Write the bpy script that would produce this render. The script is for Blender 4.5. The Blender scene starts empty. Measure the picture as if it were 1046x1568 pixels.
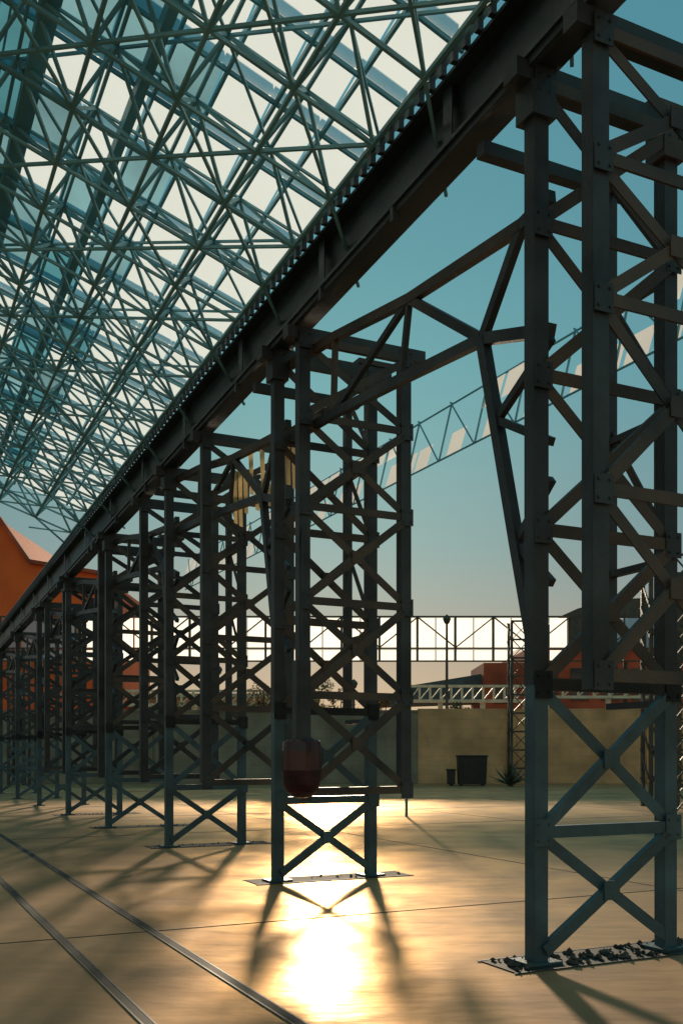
import bpy, math, random
from mathutils import Vector, Matrix
random.seed(7)
scene=bpy.context.scene
# ---------------------------------------------------------------- helpers
D=Vector((-0.435,0.900,0)).normalized()      # direction of the girder row
P=Vector((-D.y,D.x,0))                       # horizontal, to the left of the row
O=Vector((-0.735,11.25,0))
def W(s,t,z):
    # the girder line falls gently (4 cm per metre) away from the camera; towers follow it
    dz=-.04*(s-1)*max(0,min(1,(z-1.9)/4))
    return O+D*s+P*t+Vector((0,0,z+dz))
class Acc:
    def __init__(s): s.v=[];s.f=[];s.m=[]
    def hexa(s,pts,mi=0):
        n=len(s.v); s.v+= [tuple(p) for p in pts]
        for q in ((0,3,2,1),(4,5,6,7),(0,1,5,4),(1,2,6,5),(2,3,7,6),(3,0,4,7)):
            s.f.append(tuple(n+i for i in q)); s.m.append(mi)
    def bar(s,a,b,w,h,up=Vector((0,0,1)),mi=0,off=(0,0)):
        a=Vector(a);b=Vector(b);d=(b-a)
        if d.length<1e-6:return
        d.normalize(); x=d.cross(up)
        if x.length<1e-3: x=d.cross(Vector((1,0,0)))
        x.normalize(); y=x.cross(d).normalized()
        o=x*off[0]+y*off[1]; a=a+o;b=b+o
        c=[(-w/2,-h/2),(w/2,-h/2),(w/2,h/2),(-w/2,h/2)]
        s.hexa([a+x*i+y*j for i,j in c]+[b+x*i+y*j for i,j in c],mi)
    def box(s,x0,x1,y0,y1,z0,z1,mi=0):
        s.hexa([(x0,y0,z0),(x1,y0,z0),(x1,y1,z0),(x0,y1,z0),(x0,y0,z1),(x1,y0,z1),(x1,y1,z1),(x0,y1,z1)],mi)
    def poly(s,pts,mi=0):
        n=len(s.v); s.v+=[tuple(p) for p in pts]; s.f.append(tuple(range(n,n+len(pts)))); s.m.append(mi)
    def obj(s,name,mats,parent=None,bevel=0):
        me=bpy.data.meshes.new(name); me.from_pydata(s.v,[],s.f)
        for m in mats: me.materials.append(m)
        me.polygons.foreach_set('material_index',s.m); me.update()
        o=bpy.data.objects.new(name,me); scene.collection.objects.link(o)
        if parent: o.parent=parent
        if bevel:
            b=o.modifiers.new('b','BEVEL'); b.width=bevel; b.segments=1; b.limit_method='ANGLE'
        return o
def empty(name):
    e=bpy.data.objects.new(name,None); scene.collection.objects.link(e); return e
def mat(name,col,rough=.6,metal=0,var=.25,scale=3,col2=None,bump=0,bscale=30,spec=.5,trans=None,tcol=None):
    m=bpy.data.materials.new(name); m.use_nodes=True; nt=m.node_tree; N=nt.nodes; L=nt.links
    b=N['Principled BSDF']; out=N['Material Output']
    tc=N.new('ShaderNodeTexCoord'); nz=N.new('ShaderNodeTexNoise'); nz.inputs['Scale'].default_value=scale; nz.inputs['Detail'].default_value=6
    L.new(tc.outputs['Object'],nz.inputs['Vector'])
    cr=N.new('ShaderNodeValToRGB'); c2=col2 or tuple(c*(1-var*1.6) for c in col)
    cr.color_ramp.elements[0].position=.3; cr.color_ramp.elements[1].position=.7
    cr.color_ramp.elements[0].color=(*c2,1); cr.color_ramp.elements[1].color=(*[min(1,c*(1+var*.5)) for c in col],1)
    L.new(nz.outputs['Fac'],cr.inputs['Fac']); L.new(cr.outputs['Color'],b.inputs['Base Color'])
    b.inputs['Roughness'].default_value=rough; b.inputs['Metallic'].default_value=metal
    b.inputs['Specular IOR Level'].default_value=spec
    if bump:
        n2=N.new('ShaderNodeTexNoise'); n2.inputs['Scale'].default_value=bscale; n2.inputs['Detail'].default_value=5
        L.new(tc.outputs['Object'],n2.inputs['Vector'])
        bp=N.new('ShaderNodeBump'); bp.inputs['Strength'].default_value=bump; bp.inputs['Distance'].default_value=.02
        L.new(n2.outputs['Fac'],bp.inputs['Height']); L.new(bp.outputs['Normal'],b.inputs['Normal'])
    if trans:
        tr=N.new('ShaderNodeBsdfTranslucent'); mx=N.new('ShaderNodeMixShader'); mx.inputs[0].default_value=trans
        if tcol: tr.inputs['Color'].default_value=(*tcol,1)
        else: L.new(cr.outputs['Color'],tr.inputs['Color'])
        L.new(b.outputs[0],mx.inputs[1]); L.new(tr.outputs[0],mx.inputs[2]); L.new(mx.outputs[0],out.inputs['Surface'])
    return m
# ---------------------------------------------------------------- materials
M_steel=mat('dark_painted_steel',(.042,.049,.054),.5,0,.6,2.5,col2=(.016,.019,.021),bump=.25,bscale=40)
M_brown=mat('brown_steel',(.10,.065,.042),.55,0,.5,1.5,col2=(.022,.024,.026),bump=.3)  # warm glints on the dark steel put into the colour as brown
M_teal=mat('teal_grey_steel',(.05,.105,.125),.45,0,.5,3,col2=(.028,.055,.068),bump=.2)
M_girder=mat('girder_steel',(.042,.054,.060),.45,0,.5,1.5,col2=(.018,.023,.026),bump=.2)
M_frame=mat('hazy_teal_steel',(.22,.50,.57),.5,0,.2,2)  # haze over the roof members put into the colour
M_frame2=mat('teal_purlin_steel',(.16,.40,.46),.5,0,.2,1)
M_white=mat('white_polycarbonate',(.97,.98,.99),.4,0,.02,1.2,trans=.97)
M_panel=mat('teal_roof_sheet',(.14,.42,.52),.6,0,.25,.7,trans=.85)
M_panel2=mat('grey_roof_sheet',(.30,.54,.62),.6,0,.25,.9,trans=.85)
M_winw=mat('white_cladding',(.92,.95,.97),.5,0,.05,.6,trans=.93)
M_gold_lit=mat('gold_lit_glazing',(.85,.6,.28),.5,0,.3,3,trans=.6)
M_orange=mat('orange_render',(.98,.15,.025),.8,0,.15,.5,bump=.2)
M_brick=mat('red_brown_render',(.5,.10,.045),.8,0,.3,.6)
M_cream=mat('cream_trim',(.6,.5,.35),.7)
M_tan=mat('tan_render',(.7,.45,.25),.8,0,.3,.4)
M_droof=mat('dark_roof',(.09,.08,.07),.7)
M_dark=mat('black_plastic',(.02,.02,.02),.5)
M_groove=mat('groove_dark',(.02,.018,.015),.8)
M_edge=mat('rail_steel',(.08,.07,.06),.6,.2,.3,8)
M_glassd=mat('window_glass',(.03,.04,.05),.15)
M_stone=mat('gravel_stone',(.10,.085,.07),.9,0,.5,9)
M_wsteel=mat('white_painted_steel',(.8,.66,.48),.5,0,.2)
M_bark=mat('bark',(.08,.055,.035),.9)
M_leaf=mat('leaf_green',(.08,.10,.035),.7,0,.5,2,col2=(.04,.05,.015),trans=.35)
M_leaf2=mat('leaf_autumn',(.18,.11,.04),.7,0,.5,2,trans=.35)
M_agave=mat('agave_leaf',(.06,.08,.05),.5,0,.4,5)
M_mag=mat('magenta_reflection',(.05,.010,.022),.2,0,.5,6,trans=.06)

def wall_mat(name,a,b,mort,sc=1.0):
    m=bpy.data.materials.new(name); m.use_nodes=True; nt=m.node_tree;N=nt.nodes;L=nt.links
    bs=N['Principled BSDF']; bs.inputs['Roughness'].default_value=.85
    tc=N.new('ShaderNodeTexCoord'); mp=N.new('ShaderNodeMapping'); mp.inputs['Rotation'].default_value=(math.radians(90),0,0)
    L.new(tc.outputs['Object'],mp.inputs['Vector'])
    br=N.new('ShaderNodeTexBrick'); L.new(mp.outputs[0],br.inputs['Vector'])
    br.inputs['Color1'].default_value=(*a,1);br.inputs['Color2'].default_value=(*b,1);br.inputs['Mortar'].default_value=(*mort,1)
    br.inputs['Scale'].default_value=1; br.inputs['Brick Width'].default_value=1.0*sc; br.inputs['Row Height'].default_value=.42*sc; br.inputs['Mortar Size'].default_value=.012
    nz=N.new('ShaderNodeTexNoise'); nz.inputs['Scale'].default_value=.6; nz.inputs['Detail'].default_value=8; L.new(tc.outputs['Object'],nz.inputs['Vector'])
    mr=N.new('ShaderNodeMapRange'); mr.inputs[1].default_value=.3; mr.inputs[2].default_value=.7; mr.inputs[3].default_value=.5; mr.inputs[4].default_value=1.1; L.new(nz.outputs['Fac'],mr.inputs[0])
    mx=N.new('ShaderNodeMix'); mx.data_type='RGBA'; mx.blend_type='MULTIPLY'; mx.inputs[0].default_value=1
    L.new(br.outputs['Color'],mx.inputs[6]); L.new(mr.outputs[0],mx.inputs[7]); L.new(mx.outputs[2],bs.inputs['Base Color'])
    return m
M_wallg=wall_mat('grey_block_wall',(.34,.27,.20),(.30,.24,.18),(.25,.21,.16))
M_wall_sunlit=wall_mat('sunlit_tan_block_wall',(.90,.46,.23),(.83,.43,.21),(.72,.38,.19))  # golden sunlight on this part of the wall put into its colour

def floor_mat():
    m=bpy.data.materials.new('polished_concrete'); m.use_nodes=True; nt=m.node_tree;N=nt.nodes;L=nt.links
    b=N['Principled BSDF']; b.inputs['Roughness'].default_value=.8; b.inputs['Specular IOR Level'].default_value=.1; tc=N.new('ShaderNodeTexCoord')
    n1=N.new('ShaderNodeTexNoise'); n1.inputs['Scale'].default_value=.35; n1.inputs['Detail'].default_value=9; n1.inputs['Roughness'].default_value=.65
    L.new(tc.outputs['Object'],n1.inputs['Vector'])
    cr=N.new('ShaderNodeValToRGB'); e=cr.color_ramp.elements; e[0].position=.32;e[0].color=(.27,.145,.078,1);e[1].position=.72;e[1].color=(.44,.245,.135,1)
    L.new(n1.outputs['Fac'],cr.inputs['Fac']); L.new(cr.outputs['Color'],b.inputs['Base Color'])
    n2=N.new('ShaderNodeTexNoise'); n2.inputs['Scale'].default_value=.9; n2.inputs['Detail'].default_value=7
    L.new(tc.outputs['Object'],n2.inputs['Vector'])
    mr=N.new('ShaderNodeMapRange'); mr.inputs[1].default_value=.35; mr.inputs[2].default_value=.65; mr.inputs[3].default_value=.40; mr.inputs[4].default_value=.56
    L.new(n2.outputs['Fac'],mr.inputs[0])
    mp=N.new('ShaderNodeMapping'); mp.inputs['Scale'].default_value=(1.0,2.6,1); L.new(tc.outputs['Object'],mp.inputs['Vector'])
    n3=N.new('ShaderNodeTexNoise'); n3.inputs['Scale'].default_value=1.5; n3.inputs['Detail'].default_value=3; L.new(mp.outputs[0],n3.inputs['Vector'])
    bp=N.new('ShaderNodeBump'); bp.inputs['Strength'].default_value=.8; bp.inputs['Distance'].default_value=.012
    L.new(n3.outputs['Fac'],bp.inputs['Height']); L.new(bp.outputs['Normal'],b.inputs['Normal'])
    g=N.new('ShaderNodeBsdfGlossy'); g.inputs['Color'].default_value=(1,.64,.31,1); L.new(mr.outputs[0],g.inputs['Roughness']); L.new(bp.outputs['Normal'],g.inputs['Normal'])
    # wax film giving the soft mirror of frames and sky
    g2=N.new('ShaderNodeBsdfGlossy'); g2.inputs['Color'].default_value=(.95,.72,.45,1); g2.inputs['Roughness'].default_value=.22; L.new(bp.outputs['Normal'],g2.inputs['Normal'])
    gm_=N.new('ShaderNodeMixShader'); gm_.inputs[0].default_value=.22; L.new(g.outputs[0],gm_.inputs[1]); L.new(g2.outputs[0],gm_.inputs[2])
    fr=N.new('ShaderNodeFresnel'); fr.inputs['IOR'].default_value=1.4
    n4=N.new('ShaderNodeTexNoise'); n4.inputs['Scale'].default_value=1.1; n4.inputs['Detail'].default_value=6; L.new(tc.outputs['Object'],n4.inputs['Vector'])
    m4=N.new('ShaderNodeMapRange'); m4.inputs[1].default_value=.35; m4.inputs[2].default_value=.65; m4.inputs[3].default_value=.25; m4.inputs[4].default_value=.75; L.new(n4.outputs['Fac'],m4.inputs[0])
    m2=N.new('ShaderNodeMath'); m2.operation='MULTIPLY'; L.new(fr.outputs[0],m2.inputs[0]); L.new(m4.outputs[0],m2.inputs[1])
    ms=N.new('ShaderNodeMixShader'); L.new(m2.outputs[0],ms.inputs[0]); L.new(b.outputs[0],ms.inputs[1]); L.new(gm_.outputs[0],ms.inputs[2])
    L.new(ms.outputs[0],N['Material Output'].inputs['Surface'])
    return m
M_floor=floor_mat()
M_ground=mat('dusty_ground',(.22,.17,.11),.95,0,.3,.05)

# ---------------------------------------------------------------- ground, floor
a=Acc(); a.poly([(-1500,-600,0),(1500,-600,0),(1500,2500,0),(-1500,2500,0)]); a.obj('ground',[M_ground])
a=Acc(); a.poly([(-60,-20,.004),(60,-20,.004),(60,44.7,.004),(-60,44.7,.004)]); a.obj('plaza_floor',[M_floor])
a=Acc()
def tpar(x,y): return (Vector((x,y,0))-O).dot(P)
for tt,w in ((tpar(-6.0,17.3),.05),(tpar(-3.9,11.25),.045)):
    a.bar(W(-18,tt,.008),W(36,tt,.008),w,.004,mi=0)
    for sg in (-1,1):
        a.bar(W(-18,tt+sg*(w/2+.01),.008),W(36,tt+sg*(w/2+.01),.008),.014,.006,mi=1)
a.obj('floor_rail_channel',[M_groove,M_edge])
a=Acc()
for k in range(-6,10):
    if k in(0,): continue
    a.bar(W(k*4.65+2.2,14,.0065),W(k*4.65+2.2,-26,.0065),.010,.003)
for tt in (-3.6,-8.4,-13.2,7.6):
    a.bar(W(-18,tt,.0065),W(36,tt,.0065),.010,.003)
a.obj('floor_expansion_joints',[M_groove])

# ---------------------------------------------------------------- lattice towers
def hleg(a,s,t,z0,z1,w=.115,mi=0):
    c0=W(s,t,z0); c1=W(s,t,z1)
    a.bar(c0,c1,.014,w-.03,up=P,mi=mi)            # web
    a.bar(c0+P*(w/2-.008),c1+P*(w/2-.008),.10,.016,up=P,mi=mi)
    a.bar(c0-P*(w/2-.008),c1-P*(w/2-.008),.10,.016,up=P,mi=mi)
    a.bar(c0-D*.058,c1-D*.058,w,.012,up=D,mi=mi)
def bent(a,s,z0,levels,width=1.2,thick=.075,legw=.115,mi=(0,0),z0m=None,inner=0,jit=0):
    mL,mB=mi; zt=levels[-1]
    for t in (0,-width): hleg(a,s,t,z0,zt,legw,mL)
    for i,z in enumerate(levels):
        if i>0 or inner:
            a.bar(W(s-.075,.03,z),W(s-.075,-width-.03,z),thick*.95,.02,up=D,mi=mB)
            a.bar(W(s-.05,.0,z+thick*.45),W(s-.05,-width,z+thick*.45),.06,.012,up=Vector((0,0,1)),mi=mB)
            for t in (0,-width):
                g=.15; c=W(s-.09,t,z)
                a.bar(c-Vector((0,0,g/2+.02)),c+Vector((0,0,g/2+.02)),g,.008,up=D,mi=mL)
                for dx in(-.045,.045):
                    for dz in(-.055,.055):
                        q=W(s-.096,t+dx,z+dz); a.bar(q,q-D*.008,.016,.016,mi=mL)
    for i in range(len(levels)-1):
        za,zb=levels[i],levels[i+1]
        e=.04
        a.bar(W(s-.085,-.02,za+e),W(s-.085,-width+.02,zb-e),thick,.012,up=D,mi=mB)
        a.bar(W(s-.055,-width+.02,za+e),W(s-.055,-.02,zb-e),thick,.012,up=D,mi=mB)
        a.bar(W(s-.06,-.02,za+e+thick*.5),W(s-.06,-width+.02,zb-e+thick*.5),.012,.05,up=D,mi=mB)
        c=W(s-.10,-width/2,(za+zb)/2); a.bar(c-Vector((0,0,.07)),c+Vector((0,0,.07)),.14,.008,up=D,mi=mB)
LV=[.06,.93,1.96,2.98,4.0,5.0,5.92]
A_S=[-4.83,0,4.5,8.75,13.0,17.3,21.6,25.9]
for k,s in enumerate(A_S):
    a=Acc()
    bent(a,s,.0,LV[:3],mi=(1,1),thick=.085)
    bent(a,s,1.96,LV[2:],mi=(0,2 if k<4 else 0),thick=.09,legw=.125,inner=1)
    a.bar(W(s,.22,5.99),W(s,-1.45,5.99),.16,.13,mi=0)
    a.bar(W(s,-1.0,6.09),W(s,-1.5,6.09),.2,.06,mi=2)
    a.bar(W(s,-1.2,5.72),W(s,-1.2,5.92),.2,.2,up=D,mi=2)
    a.bar(W(s,0,5.7),W(s,0,5.92),.2,.2,up=D,mi=0)
    for t in (0,-1.2):
        a.bar(W(s,t,.012),W(s,t,.03),.28,.24,up=D,mi=1)
    if k<6:
        for z0,z1 in ((2.98,4.0),(4.0,5.0),(5.0,5.92)):
            a.bar(W(s-.05,-1.2,z0),W(s+.62,-1.2,z1),.06,.02,up=P,mi=2)
        a.bar(W(s+.62,-1.2,2.0),W(s+.62,-1.2,5.92),.09,.09,up=P,mi=0)
        a.bar(W(s+.62,0.05,5.86),W(s+.62,-1.35,5.86),.1,.1,mi=0)
        for z in (1.96,2.98,4,5): a.bar(W(s,-1.2,z-.1),W(s+.62,-1.2,z-.1),.07,.05,mi=0)
    a.obj('steel_lattice_tower',[M_steel,M_teal,M_brown])
B_S=[-5.45,-.72,2.66,6.05,9.4,12.8+.6,16.0]  # frames added for the shifted double image of the towers
for k,s in enumerate(B_S):
    a=Acc()
    z0=1.9 if k==0 else 1.06
    lv=[1.06,2.1,3.1,4.1,5.05,5.86]
    if k==0: lv=[1.98,3.1,4.25,5.1,5.86]
    bent(a,s,z0,lv,width=1.25,mi=(0,2 if k<3 else 0),thick=.085,legw=.13,inner=1)
    a.bar(W(s,.2,5.93),W(s,-1.5,5.93),.14,.13,mi=0)
    a.obj('tower_ghost_frame',[M_steel,M_teal,M_brown])
allS=A_S
for k in range(len(allS)-1):
    a=Acc(); s0,s1=allS[k],allS[k+1]; n=4
    L=s1-s0
    tr=-.14
    top=[(s0+.35,5.22),(s0+L*.42,5.42),(s0+L*.74,5.72),(s1,5.9)]
    bot=[(s0,4.35),(s0+L*.18,4.62),(s0+L*.45,4.78),(s0+L*.75,4.95),(s1,5.05)]
    for q in range(3): a.bar(W(top[q][0],tr,top[q][1]),W(top[q+1][0],tr,top[q+1][1]),.07,.09,mi=2 if k<2 else 0)
    for q in range(4): a.bar(W(bot[q][0],tr,bot[q][1]),W(bot[q+1][0],tr,bot[q+1][1]),.07,.09,mi=0)
    a.bar(W(*[bot[1][0],tr,bot[1][1]]),W(top[0][0],tr,top[0][1]),.06,.08,mi=0)
    a.bar(W(*[bot[1][0],tr,bot[1][1]]),W(top[1][0],tr,top[1][1]),.06,.08,mi=2)
    a.bar(W(*[bot[2][0],tr,bot[2][1]]),W(top[1][0],tr,top[1][1]),.05,.05,mi=0)
    a.bar(W(*[bot[3][0],tr,bot[3][1]]),W(top[1][0],tr,top[1][1]),.05,.06,mi=0)
    a.bar(W(*[bot[3][0],tr,bot[3][1]]),W(top[2][0],tr,top[2][1]),.05,.06,mi=2)
    a.bar(W(s0+.35,tr,5.22),W(s0,tr,5.25),.07,.09,mi=0)
    a.bar(W(bot[1][0],tr,bot[1][1]),W(s0+.42,tr,3.0),.08,.09,mi=0)
    a.bar(W(s0+.42,tr,3.0),W(s0+.12,tr,1.96),.08,.09,mi=0)
    for z in (3.95,3.0):
        a.bar(W(s0+.42+(z-3)*.26,tr,z),W(s0,tr,z-.35),.05,.06,mi=0)
        a.bar(W(s0+.42+(z-3)*.26,tr,z),W(s0,tr,z+.35),.05,.06,mi=0)
    if k==1:   # glazed bits in the bracing, gold sunlight put into their amber colour
        for q in range(12):
            ss=s0-.3+L*(.045*q); h=random.uniform(.35,.9); zz=4.45+random.uniform(0,.35)
            a.poly([W(ss,tr-.07,zz),W(ss+.14,tr-.07,zz+.05),W(ss+.20,tr-.07,zz+h),W(ss+.03,tr-.07,zz+h-.1)],3)
    a.obj('longitudinal_brace_truss',[M_steel,M_teal,M_brown,M_gold_lit])
# ---------------------------------------------------------------- girder
a=Acc(); s0,s1=-11,29
a.bar(W(s0,.0,6.33),W(s1,.0,6.33),.02,.5)
a.bar(W(s0,.0,6.075),W(s1,.0,6.075),.30,.03)
a.bar(W(s0,.0,6.595),W(s1,.0,6.595),.30,.03)
a.bar(W(s0,.10,6.03),W(s1,.10,6.03),.05,.05)
s=s0
while s<s1:
    a.bar(W(s,.08,6.095),W(s,.08,6.575),.012,.13,up=D); s+=2.4
a.bar(W(s0,.19,6.72),W(s1,.19,6.72),.03,.035)
s=s0
while s<s1:
    a.bar(W(s,.17,6.6),W(s,.17,6.76),.05,.05,up=D); s+=.17
for i,s in enumerate([-3,-1.5,1,3.2,5.4,7.5,10,12.5,15,17.5,20]):
    a.bar(W(s,.12,6.05),W(s,.12,5.93),.07,.05,up=D)
a.obj('steel_girder',[M_girder])
# ---------------------------------------------------------------- canopy roof
SL=.35
def R(s,t,dz=0): return W(s,t,6.86+SL*t+dz)
roof=empty('canopy_roof')
RS0,RS1=-9.5,10.4
pan=Acc(); fr=Acc(); pu=Acc()
t=.05; i=0
while t<9.5:
    w=.45 if t<3.0 else .62
    s=RS0
    while s<RS1:
        l=.8
        if t<1.3: mi=0
        elif t<2.8: mi=0 if random.random()<(.42-(t-1.3)*.25) else (2 if random.random()<.7 else 1)
        else: mi=2 if (i%2==0) else 1
        saw=.07
        pan.poly([R(s+.01,t+.01,saw),R(s+l-.01,t+.01,0),R(s+l-.01,t+w-.01,0),R(s+.01,t+w-.01,saw)],mi)
        pan.poly([R(s+.01,t+.01,saw),R(s+.01,t+w-.01,saw),R(s+.005,t+w-.01,0),R(s+.005,t+.01,0)],mi)
        s+=l
    t+=w; i+=1
t=3.1
while t<9.5:
    pu.bar(R(RS0,t,-.012),R(RS1,t,-.012),.02,.014,mi=1); t+=.095
pan.obj('roof_sheets',[M_white,M_panel,M_panel2],roof)
t=.05
while t<3.1:
    pu.bar(R(RS0,t,-.03),R(RS1,t,-.03),.03,.04); t+=.45
s=RS0
while s<RS1:
    pu.bar(R(s,0,-.03),R(s,9.5,-.03),.03,.035); s+=.8
for t in (2.0,2.85,3.55,4.25,4.95,5.8,6.7,7.7,8.9):
    pu.bar(R(RS0,t,-.14),R(RS1,t,-.14),.15 if t>2.5 else .09,.12)
pu.obj('purlins',[M_frame2,M_frame],roof)
m=.85
ns=int((RS1-RS0)/m); nt_=4
H=-.55
for it in range(nt_+1):
    t=.1+it*m*.85
    fr.bar(R(RS0,t,-.09),R(RS1,t,-.09),.03,.03)
    fr.bar(R(RS0,t+.3,H),R(RS1,t+.3,H),.034,.034)
for js in range(ns+1):
    s=RS0+js*m
    fr.bar(R(s,.1,-.09),R(s,.1+nt_*m*.85,-.09),.024,.024)
    fr.bar(R(s+m/2,.4,H),R(s+m/2,.4+nt_*m*.85,H),.03,.03)
    for it in range(nt_+1):
        t=.1+it*m*.85; b=R(s+m/2,t+.3,H)
        for ds,dt in ((0,0),(m,0),(0,m*.85),(m,m*.85)):
            if random.random()<.92: fr.bar(b,R(s+ds,t+dt,-.09),.03,.03)
        if it<nt_:
            if (js+it)%2==0: fr.bar(R(s,t,-.1),R(s+m,t+m*.85,-.1),.024,.024)
            else: fr.bar(R(s+m,t,-.1),R(s,t+m*.85,-.1),.024,.024)
        fr.bar(R(s+m/2,t+.3,H),R(s+m*1.5,t+.3+m*.85*(1 if (js+it)%2 else -1),H),.028,.028)
m2=1.6
for js in range(int((RS1-RS0)/m2)+1):
    s=RS0+js*m2
    for it in range(4):
        t=3.6+it*1.5; b=R(s+m2/2,t+.75,-.9)
        for ds,dt in ((0,0),(m2,0),(0,1.5),(m2,1.5)): fr.bar(b,R(s+ds,t+dt,-.24),.04,.04)
        fr.bar(b,R(s+m2*1.5,t+.75,-.9),.045,.045)
        if js%2: fr.bar(R(s,t,-.26),R(s+m2,t+1.5,-.26),.035,.035)
fr.obj('space_frame',[M_frame],roof)
cl=Acc()
for s in (-9,-1.5,6,10):
    cl.bar(W(s,9.3,0),R(s,9.3,-.2),.2,.2,up=D)
cl.obj('roof_columns',[M_teal],roof)

# ---------------------------------------------------------------- second canopy skylight strip (right, behind)
sk=empty('skylight_canopy'); pn=Acc(); ff=Acc()
Q0=Vector((5.4,14.3,0)); 
def Q(s,o,z): return Q0+D*s-P*o+Vector((0,0,z))
s=-3.5
while s<26:
    for zz in (0,1):
        if random.random()<(.95 if s<2.5 else .42):
            z0=7.75+zz*.62; pn.poly([Q(s+.05,0,z0),Q(s+.62,0,z0),Q(s+.62,.18,z0+.55),Q(s+.05,.18,z0+.55)])
    s+=.68
for z,o in ((7.7,0),(8.98,.36)):
    ff.bar(Q(-3.5,o-.1,z),Q(26,o-.1,z),.025,.03)
s=-3.5;k=0
while s<26:
    ff.bar(Q(s,-.12,7.7),Q(s,.2,8.98),.03,.03,up=D)
    ff.bar(Q(s,-.16,7.7),Q(s+1.36,.16,8.98),.025,.025,up=D)
    s+=1.36;k+=1
for s in (-3,9,20): ff.bar(Q(s,.0,0),Q(s,.0,7.7),.05,.05,up=D)
pn.obj('glazing',[M_winw],sk); ff.obj('frame',[M_frame2],sk)

# ---------------------------------------------------------------- strip of bright sky, built as white panels on a truss behind the wall
cb=empty('bright_sky_band'); pn=Acc(); ff=Acc(); Y=52
x=-34
while x<19.5:
    p=1.0 if x<9 else .6
    w=.95
    if random.random()<p: pn.poly([(x+.04,Y,7.0),(x+w,Y,7.0),(x+w,Y,8.55),(x+.04,Y,8.55)])
    if random.random()<p*.93: pn.poly([(x+.04,Y,6.3),(x+w,Y,6.3),(x+w,Y,6.85),(x+.04,Y,6.85)])
    x+=1.0
x=-34;k=0
while x<20:
    ff.box(x-.06,x+.06,Y-.35,Y-.25,6.25,8.6)
    if k%2==0: ff.bar((x,Y-.4,6.95),(x+2,Y-.4,8.55),.07,.07)
    else: ff.bar((x+2,Y-.45,6.95),(x,Y-.45,8.55),.07,.07)
    x+=2;k+=1
for z in (6.25,6.93,8.6): ff.box(-34,20,Y-.3,Y-.2,z-.04,z+.04)
for x in range(-33,20,6): ff.box(x-.09,x+.09,Y-.2,Y-.02,0,6.2)
pn.obj('glazing',[M_winw],cb); ff.obj('frame',[M_brown],cb)

# ---------------------------------------------------------------- boundary walls
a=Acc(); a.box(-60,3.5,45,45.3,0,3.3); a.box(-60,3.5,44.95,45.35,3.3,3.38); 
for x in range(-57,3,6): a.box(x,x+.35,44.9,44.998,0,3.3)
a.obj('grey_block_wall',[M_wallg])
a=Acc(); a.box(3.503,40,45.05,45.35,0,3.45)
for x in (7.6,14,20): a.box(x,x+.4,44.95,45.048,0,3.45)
a.obj('sunlit_tan_block_wall',[M_wall_sunlit])
# ---------------------------------------------------------------- orange building
ob=empty('orange_building'); a=Acc()
prof=[(-28,0),(-14.0,0),(-14.1,11.9),(-17.2,12.4),(-18.4,12.6),(-20.2,15.2),(-28,9.4)]
yf,yb=58,72
n=len(prof)
a.poly([(x,yf,z) for x,z in prof]); a.poly([(x,yb,z) for x,z in reversed(prof)])
for i in range(n):
    p,q=prof[i],prof[(i+1)%n]; a.poly([(p[0],yf,p[1]),(p[0],yb,p[1]),(q[0],yb,q[1]),(q[0],yf,q[1])])
a.obj('walls',[M_orange],ob)
a=Acc()
for i in (2,3,4,5):
    p,q=prof[i],prof[i+1]; a.bar((p[0],yf-.1,p[1]+.1),(q[0],yf-.1,q[1]+.1),.4,.22)
a.obj('coping',[M_brick],ob)
a=Acc()
for x in (-26,-23,-19.5,-16.5):
    a.box(x,x+1.1,yf-.05,yf+.1,4.9,5.9,0)
    a.box(x-.1,x+1.2,yf-.12,yf-.052,4.75,4.88,1)
a.obj('windows',[M_glassd,M_cream],ob)
# ---------------------------------------------------------------- low tan building and steel rack, left-centre
lb=empty('low_tan_building'); a=Acc()
a.box(-14+.5,-2.0,64,72,0,5.0); a.obj('walls',[M_tan],lb)
a=Acc(); a.box(-13.8,-1.6,63.6,72.4,5.003,5.25); a.obj('roof',[M_cream],lb)
a=Acc()
for i in range(8): a.box(-13.1+i*1.4,-12.3+i*1.4,63.93,64.1,3.4,4.4)
a.obj('windows',[M_glassd],lb)
def rack(x0,x1,y,z0,z1,n,name='pipe_bridge'):
    a=Acc()
    for z in (z0,z1): a.box(x0,x1,y,y+.14,z,z+.13)
    a.box(x0,x1,y+.9,y+1.04,z0+.02,z0+.15)
    dx=(x1-x0)/n
    for i in range(n+1):
        a.box(x0+i*dx-.05,x0+i*dx+.05,y+.02,y+.12,z0+.13,z1)
        if i<n: a.bar((x0+i*dx,y+.07,z0+.1),(x0+(i+1)*dx,y+.07,z1),.05,.06)
        if i%4==0: a.box(x0+i*dx-.12,x0+i*dx+.12,y+.15,y+.39,0,z0-.002)
    a.obj(name,[M_wsteel])
rack(2.9,9.4,50,4.0,4.75,12); rack(-12.5,-2.6,50,3.8,4.5,16); rack(10.5,20,50,4.2,5.0,12)
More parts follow.
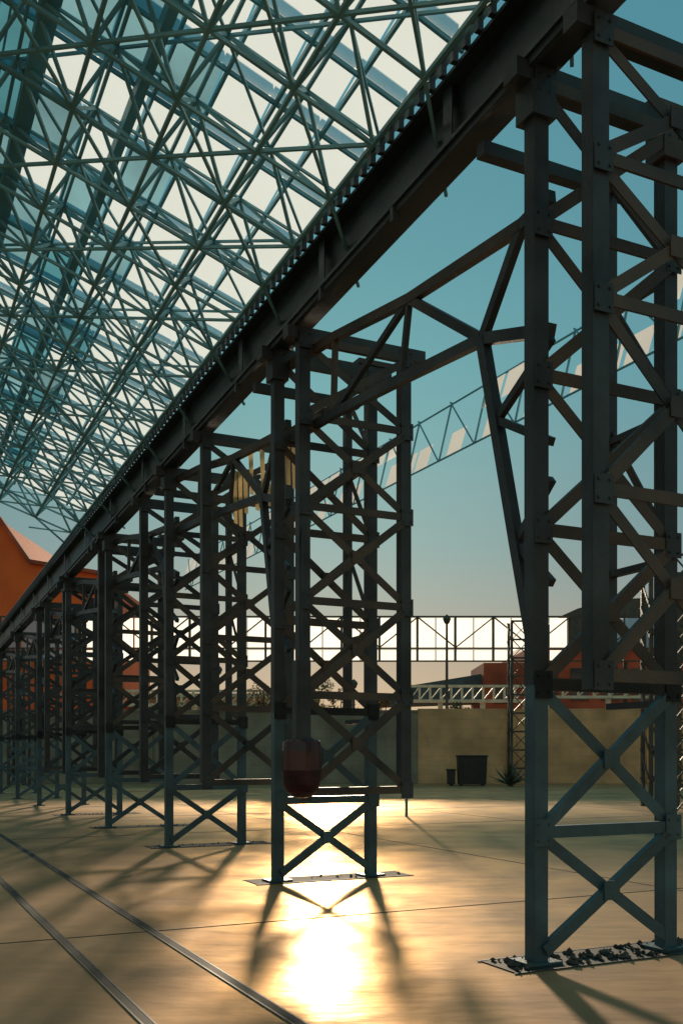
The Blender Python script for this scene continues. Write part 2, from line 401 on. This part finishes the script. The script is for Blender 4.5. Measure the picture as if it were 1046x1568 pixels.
# ---------------------------------------------------------------- red-brown building right
rb=empty('red_brown_building'); a=Acc()
a.box(8.7,11.4,60,66,0,6.9); a.box(11.403,24,60.4,70,0,7.8); a.obj('walls',[M_brick],rb)
a=Acc()
a.hexa([(2.5,61,4.4),(8.69,60,4.6),(8.69,66,4.6),(2.5,66,4.4),(3.6,61.5,5.5),(8.69,61,6.3),(8.69,65,6.3),(3.6,65,5.5)])
seg=14
for i in range(seg):
    a0=math.pi*i/seg; a1=math.pi*(i+1)/seg
    def pt(t,y): return (18.5-6.6*math.cos(t),y,7.85+3.0*math.sin(t))
    a.poly([pt(a0,59.8),pt(a1,59.8),pt(a1,70.5),pt(a0,70.5)])
a.poly([pt(math.pi*i/seg,59.85) for i in range(seg+1)])
a.obj('vaulted_roof',[M_droof],rb)
a=Acc()
for i in range(6): a.box(12.2+i*1.9,13.3+i*1.9,60.33,60.5,4.6,6.6)
a.box(9.3,10.6,59.93,60.1,4.4,5.6)
a.obj('windows',[M_glassd],rb)
def pylon(x,y,w,h,mtl,n=8):
    a=Acc(); 
    for xx in (x,x+w):
        for yy in (y,y+w): a.box(xx-.05,xx+.05,yy-.05,yy+.05,0,h)
    dz=h/n
    for i in range(n):
        z=i*dz
        a.bar((x,y-.06,z),(x+w,y-.06,z+dz),.07,.03); a.bar((x+w,y-.09,z),(x,y-.09,z+dz),.07,.03)
        a.bar((x-.06,y,z),(x-.06,y+w,z+dz),.03,.07); a.box(x-.05,x+w+.05,y-.12,y-.102,z+dz-.05,z+dz+.03)
    a.obj('lattice_pylon',[mtl])
pylon(7.2,41.5,.75,7.0,M_brown,9)
pylon(8.2,26,.7,6.2,M_brown,8); pylon(10.1,30,.8,7.5,M_steel,8); pylon(7.55,22.5,.6,5.0,M_brown,7)
pylon(12.9,40,.9,8,M_brown,8)
pylon(-14.6,43,.7,6,M_steel,8)
# ---------------------------------------------------------------- lamps
def lamp(x,y,h,name='street_lamp'):
    a=Acc(); sg=10
    def ring(z,r): return [(x+r*math.cos(2*math.pi*i/sg),y+r*math.sin(2*math.pi*i/sg),z) for i in range(sg)]
    rs=[(0,.16),(.25,.16),(.27,.09),(h-.35,.055),(h-.3,.12),(h-.1,.2),(h,.16),(h+.12,.02)]
    for (z0,r0),(z1,r1) in zip(rs,rs[1:]):
        A=ring(z0,r0);B=ring(z1,r1)
        for i in range(sg): j=(i+1)%sg; a.poly([A[i],A[j],B[j],B[i]])
    a.obj(name,[M_droof])
lamp(5.1,47.5,8.0); lamp(-5.9,47,5.5); lamp(.6,48,4.9)
# ---------------------------------------------------------------- trees
def tree(x,y,h,r,mtl,nleaf=1500):
    e=empty('leafy_tree'); a=Acc()
    def limb(p,q,r0,r1):
        sg=7; d=(q-p).normalized(); u=d.orthogonal().normalized(); v=d.cross(u)
        A=[p+(u*math.cos(2*math.pi*i/sg)+v*math.sin(2*math.pi*i/sg))*r0 for i in range(sg)]
        B=[q+(u*math.cos(2*math.pi*i/sg)+v*math.sin(2*math.pi*i/sg))*r1 for i in range(sg)]
        for i in range(sg): j=(i+1)%sg; a.poly([A[i],A[j],B[j],B[i]])
    base=Vector((x,y,0)); mid=Vector((x+.1,y,h*.5)); limb(base,mid,.16,.1)
    cl=[]
    for i in range(12):
        q=Vector((x+random.uniform(-1,1)*r*.8,y+random.uniform(-1,1)*r*.7,h-r+random.uniform(-.7,.8)*r))
        limb(mid,q,.06,.015); cl.append((q,random.uniform(.25,.5)*r))
    a.obj('trunk',[M_bark],e); l=Acc()
    for i in range(nleaf):
        c,rr=random.choice(cl); d=Vector((random.gauss(0,1),random.gauss(0,1),random.gauss(0,1))).normalized()*rr*random.random()**.4
        q=c+d; s_=random.uniform(.04,.09)
        u=Vector((random.gauss(0,1),random.gauss(0,1),random.gauss(0,1))).normalized(); v=u.orthogonal().normalized()
        l.poly([q-u*s_,q+v*s_*.5,q+u*s_,q-v*s_*.5])
    l.obj('crown',[mtl],e)
tree(-1.6,48,5.2,1.4,M_leaf,3000); tree(-.3,49,4.5,1.0,M_leaf2); tree(-4.0,48.5,4.7,1.0,M_leaf2); tree(2.0,49,4.2,.8,M_leaf2)
tree(-8.5,49,4.3,1.0,M_leaf2); tree(6.0,49,3.9,.7,M_leaf)
# ---------------------------------------------------------------- agave, bins
a=Acc()
bx,by=7.0,41.0
for i in range(34):
    az=random.uniform(0,2*math.pi); el=random.uniform(.25,1.35); L_=random.uniform(.8,1.15)
    d=Vector((math.cos(az)*math.cos(el),math.sin(az)*math.cos(el),math.sin(el))); sd=Vector((-math.sin(az),math.cos(az),0))
    b0=Vector((bx,by,.08)); p1=b0+d*L_*.5; p2=b0+d*L_-Vector((0,0,.06)); nn=d.cross(sd)*.02
    a.poly([b0-sd*.03,p1-sd*.05-nn,p1+nn,b0]);a.poly([b0,p1+nn,p1+sd*.05-nn,b0+sd*.03])
    a.poly([p1-sd*.05-nn,p2,p1+nn]);a.poly([p1+nn,p2,p1+sd*.05-nn])
a.obj('agave_plant',[M_agave])
def binn(x0,x1,y,h):
    a=Acc(); w=(x1-x0)*.04
    a.hexa([(x0+w,y+w,.06),(x1-w,y+w,.06),(x1-w,y+.7,.06),(x0+w,y+.7,.06),(x0,y,h),(x1,y,h),(x1,y+.75,h),(x0,y+.75,h)])
    a.box(x0-.03,x1+.03,y-.03,y+.78,h+.002,h+.07)
    for x in (x0+.12,x1-.2): a.box(x,x+.08,y+.1,y+.6,.006,.058)
    a.obj('waste_bin',[M_dark],bevel=.01)
binn(5.0,6.25,42,1.25); binn(4.6,4.9,42.2,.65)
# ---------------------------------------------------------------- gravel pits at tower feet
for k,s in enumerate(A_S[:5]):
    e=empty('gravel_pit'); a=Acc()
    a.bar(W(s,.32,.009),W(s,-1.65,.009),.42,.004,mi=0)
    for sg in(-1,1): a.bar(W(s+sg*.22,.34,.010),W(s+sg*.22,-1.67,.010),.015,.006,mi=1)
    a.obj('bed',[M_groove,M_edge],e)
    g=Acc()
    for i in range(150 if k==0 else 25):
        c=W(s+random.uniform(-.19,.19),random.uniform(-1.6,.28),.02); r=random.uniform(.012,.035)*(1.0 if k==0 else .6)
        ph=[Vector((random.uniform(.7,1.2)*x,random.uniform(.7,1.2)*y,random.uniform(.6,1)*z))*r+c for x,y,z in((1,0,0),(0,1,0),(-1,0,0),(0,-1,0),(0,0,1),(0,0,-1))]
        for f in((0,1,4),(1,2,4),(2,3,4),(3,0,4),(1,0,5),(2,1,5),(3,2,5),(0,3,5)): g.poly([ph[j] for j in f])
    g.obj('stones',[M_stone],e)
# ---------------------------------------------------------------- red reflection, given the shape of a hanging pod
hp=empty('red_reflection_pod'); a=Acc(); c=Vector((-.42,10.3,0)); sg=24
pr=[(1.0,.02),(1.02,.09),(1.07,.16),(1.15,.2),(1.3,.215),(1.5,.21),(1.6,.2),(1.62,.18),(1.5,.19),(1.3,.195)]
for (z0,r0),(z1,r1) in zip(pr,pr[1:]):
    for i in range(sg):
        t0=2*math.pi*i/sg;t1=2*math.pi*(i+1)/sg
        a.poly([(c.x+r0*math.cos(t0),c.y+r0*math.sin(t0),z0),(c.x+r0*math.cos(t1),c.y+r0*math.sin(t1),z0),(c.x+r1*math.cos(t1),c.y+r1*math.sin(t1),z1),(c.x+r1*math.cos(t0),c.y+r1*math.sin(t0),z1)])
o=a.obj('bowl',[M_mag],hp)
for p_ in o.data.polygons: p_.use_smooth=True
a=Acc(); a.bar((c.x,c.y,1.4),(c.x,c.y,2.45),.16,.12,mi=0,up=D); a.bar((c.x,c.y,2.45),(c.x,c.y+.4,5.0),.02,.02); 
a.obj('stem',[M_steel],hp)

# ---------------------------------------------------------------- light
el=math.radians(12); az=math.radians(-1)
ts=Vector((math.sin(az)*math.cos(el),math.cos(az)*math.cos(el),math.sin(el)))
sd=bpy.data.lights.new('sun','SUN'); sd.energy=5; sd.angle=math.radians(3); sd.color=(1,.80,.57)
so=bpy.data.objects.new('sun',sd); scene.collection.objects.link(so); so.rotation_euler=ts.to_track_quat('Z','Y').to_euler()
w=bpy.data.worlds.new('World'); scene.world=w; w.use_nodes=True; nt=w.node_tree; N=nt.nodes; L=nt.links
sky=N.new('ShaderNodeTexSky'); sky.sky_type='NISHITA'; sky.sun_disc=False; sky.sun_elevation=el; sky.sun_rotation=az
sky.air_density=1.0; sky.dust_density=.6; sky.ozone_density=2
gm=N.new('ShaderNodeGamma'); gm.inputs['Gamma'].default_value=.38
# haze tint that depends on the elevation of the sky direction
tc=N.new('ShaderNodeTexCoord'); sx=N.new('ShaderNodeSeparateXYZ'); L.new(tc.outputs['Generated'],sx.inputs[0])
rp=N.new('ShaderNodeValToRGB'); L.new(sx.outputs['Z'],rp.inputs['Fac']); E=rp.color_ramp.elements
E[0].position=0;E[0].color=(.84,.64,.48,1);E[1].position=.7;E[1].color=(.32,.92,.98,1)
for p_,c_ in ((.09,(.70,.62,.53,1)),(.20,(.50,.71,.71,1)),(.36,(.38,.86,.90,1))):
    e=E.new(p_); e.color=c_
mx=N.new('ShaderNodeMix'); mx.data_type='RGBA'; mx.blend_type='MULTIPLY'; mx.inputs[0].default_value=1
L.new(sky.outputs[0],gm.inputs[0]); L.new(gm.outputs[0],mx.inputs[6]); L.new(rp.outputs[0],mx.inputs[7])
# added warm fill opposite the sun, brightens the faces turned to the camera
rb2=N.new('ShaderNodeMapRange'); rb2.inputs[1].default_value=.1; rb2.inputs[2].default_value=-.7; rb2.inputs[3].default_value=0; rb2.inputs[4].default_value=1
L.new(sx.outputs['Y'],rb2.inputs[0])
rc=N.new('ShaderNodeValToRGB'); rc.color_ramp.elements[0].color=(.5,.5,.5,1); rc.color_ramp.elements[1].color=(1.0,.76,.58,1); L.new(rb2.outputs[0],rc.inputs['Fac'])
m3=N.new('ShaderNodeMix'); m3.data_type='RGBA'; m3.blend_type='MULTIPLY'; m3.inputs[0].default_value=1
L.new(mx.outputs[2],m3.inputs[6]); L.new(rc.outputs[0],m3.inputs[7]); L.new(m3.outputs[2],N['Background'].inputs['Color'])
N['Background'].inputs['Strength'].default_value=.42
# ---------------------------------------------------------------- camera
cd=bpy.data.cameras.new('camera'); cam=bpy.data.objects.new('camera',cd); scene.collection.objects.link(cam)
cam.location=(0,0,1.5); cam.rotation_euler=(math.radians(90),0,0)
cd.sensor_fit='AUTO'; cd.sensor_width=36; cd.lens=36*1500/1568; cd.shift_y=366/1568; cd.clip_end=4000
scene.camera=cam
scene.view_settings.view_transform='Standard'; scene.view_settings.look='None'; scene.view_settings.exposure=0
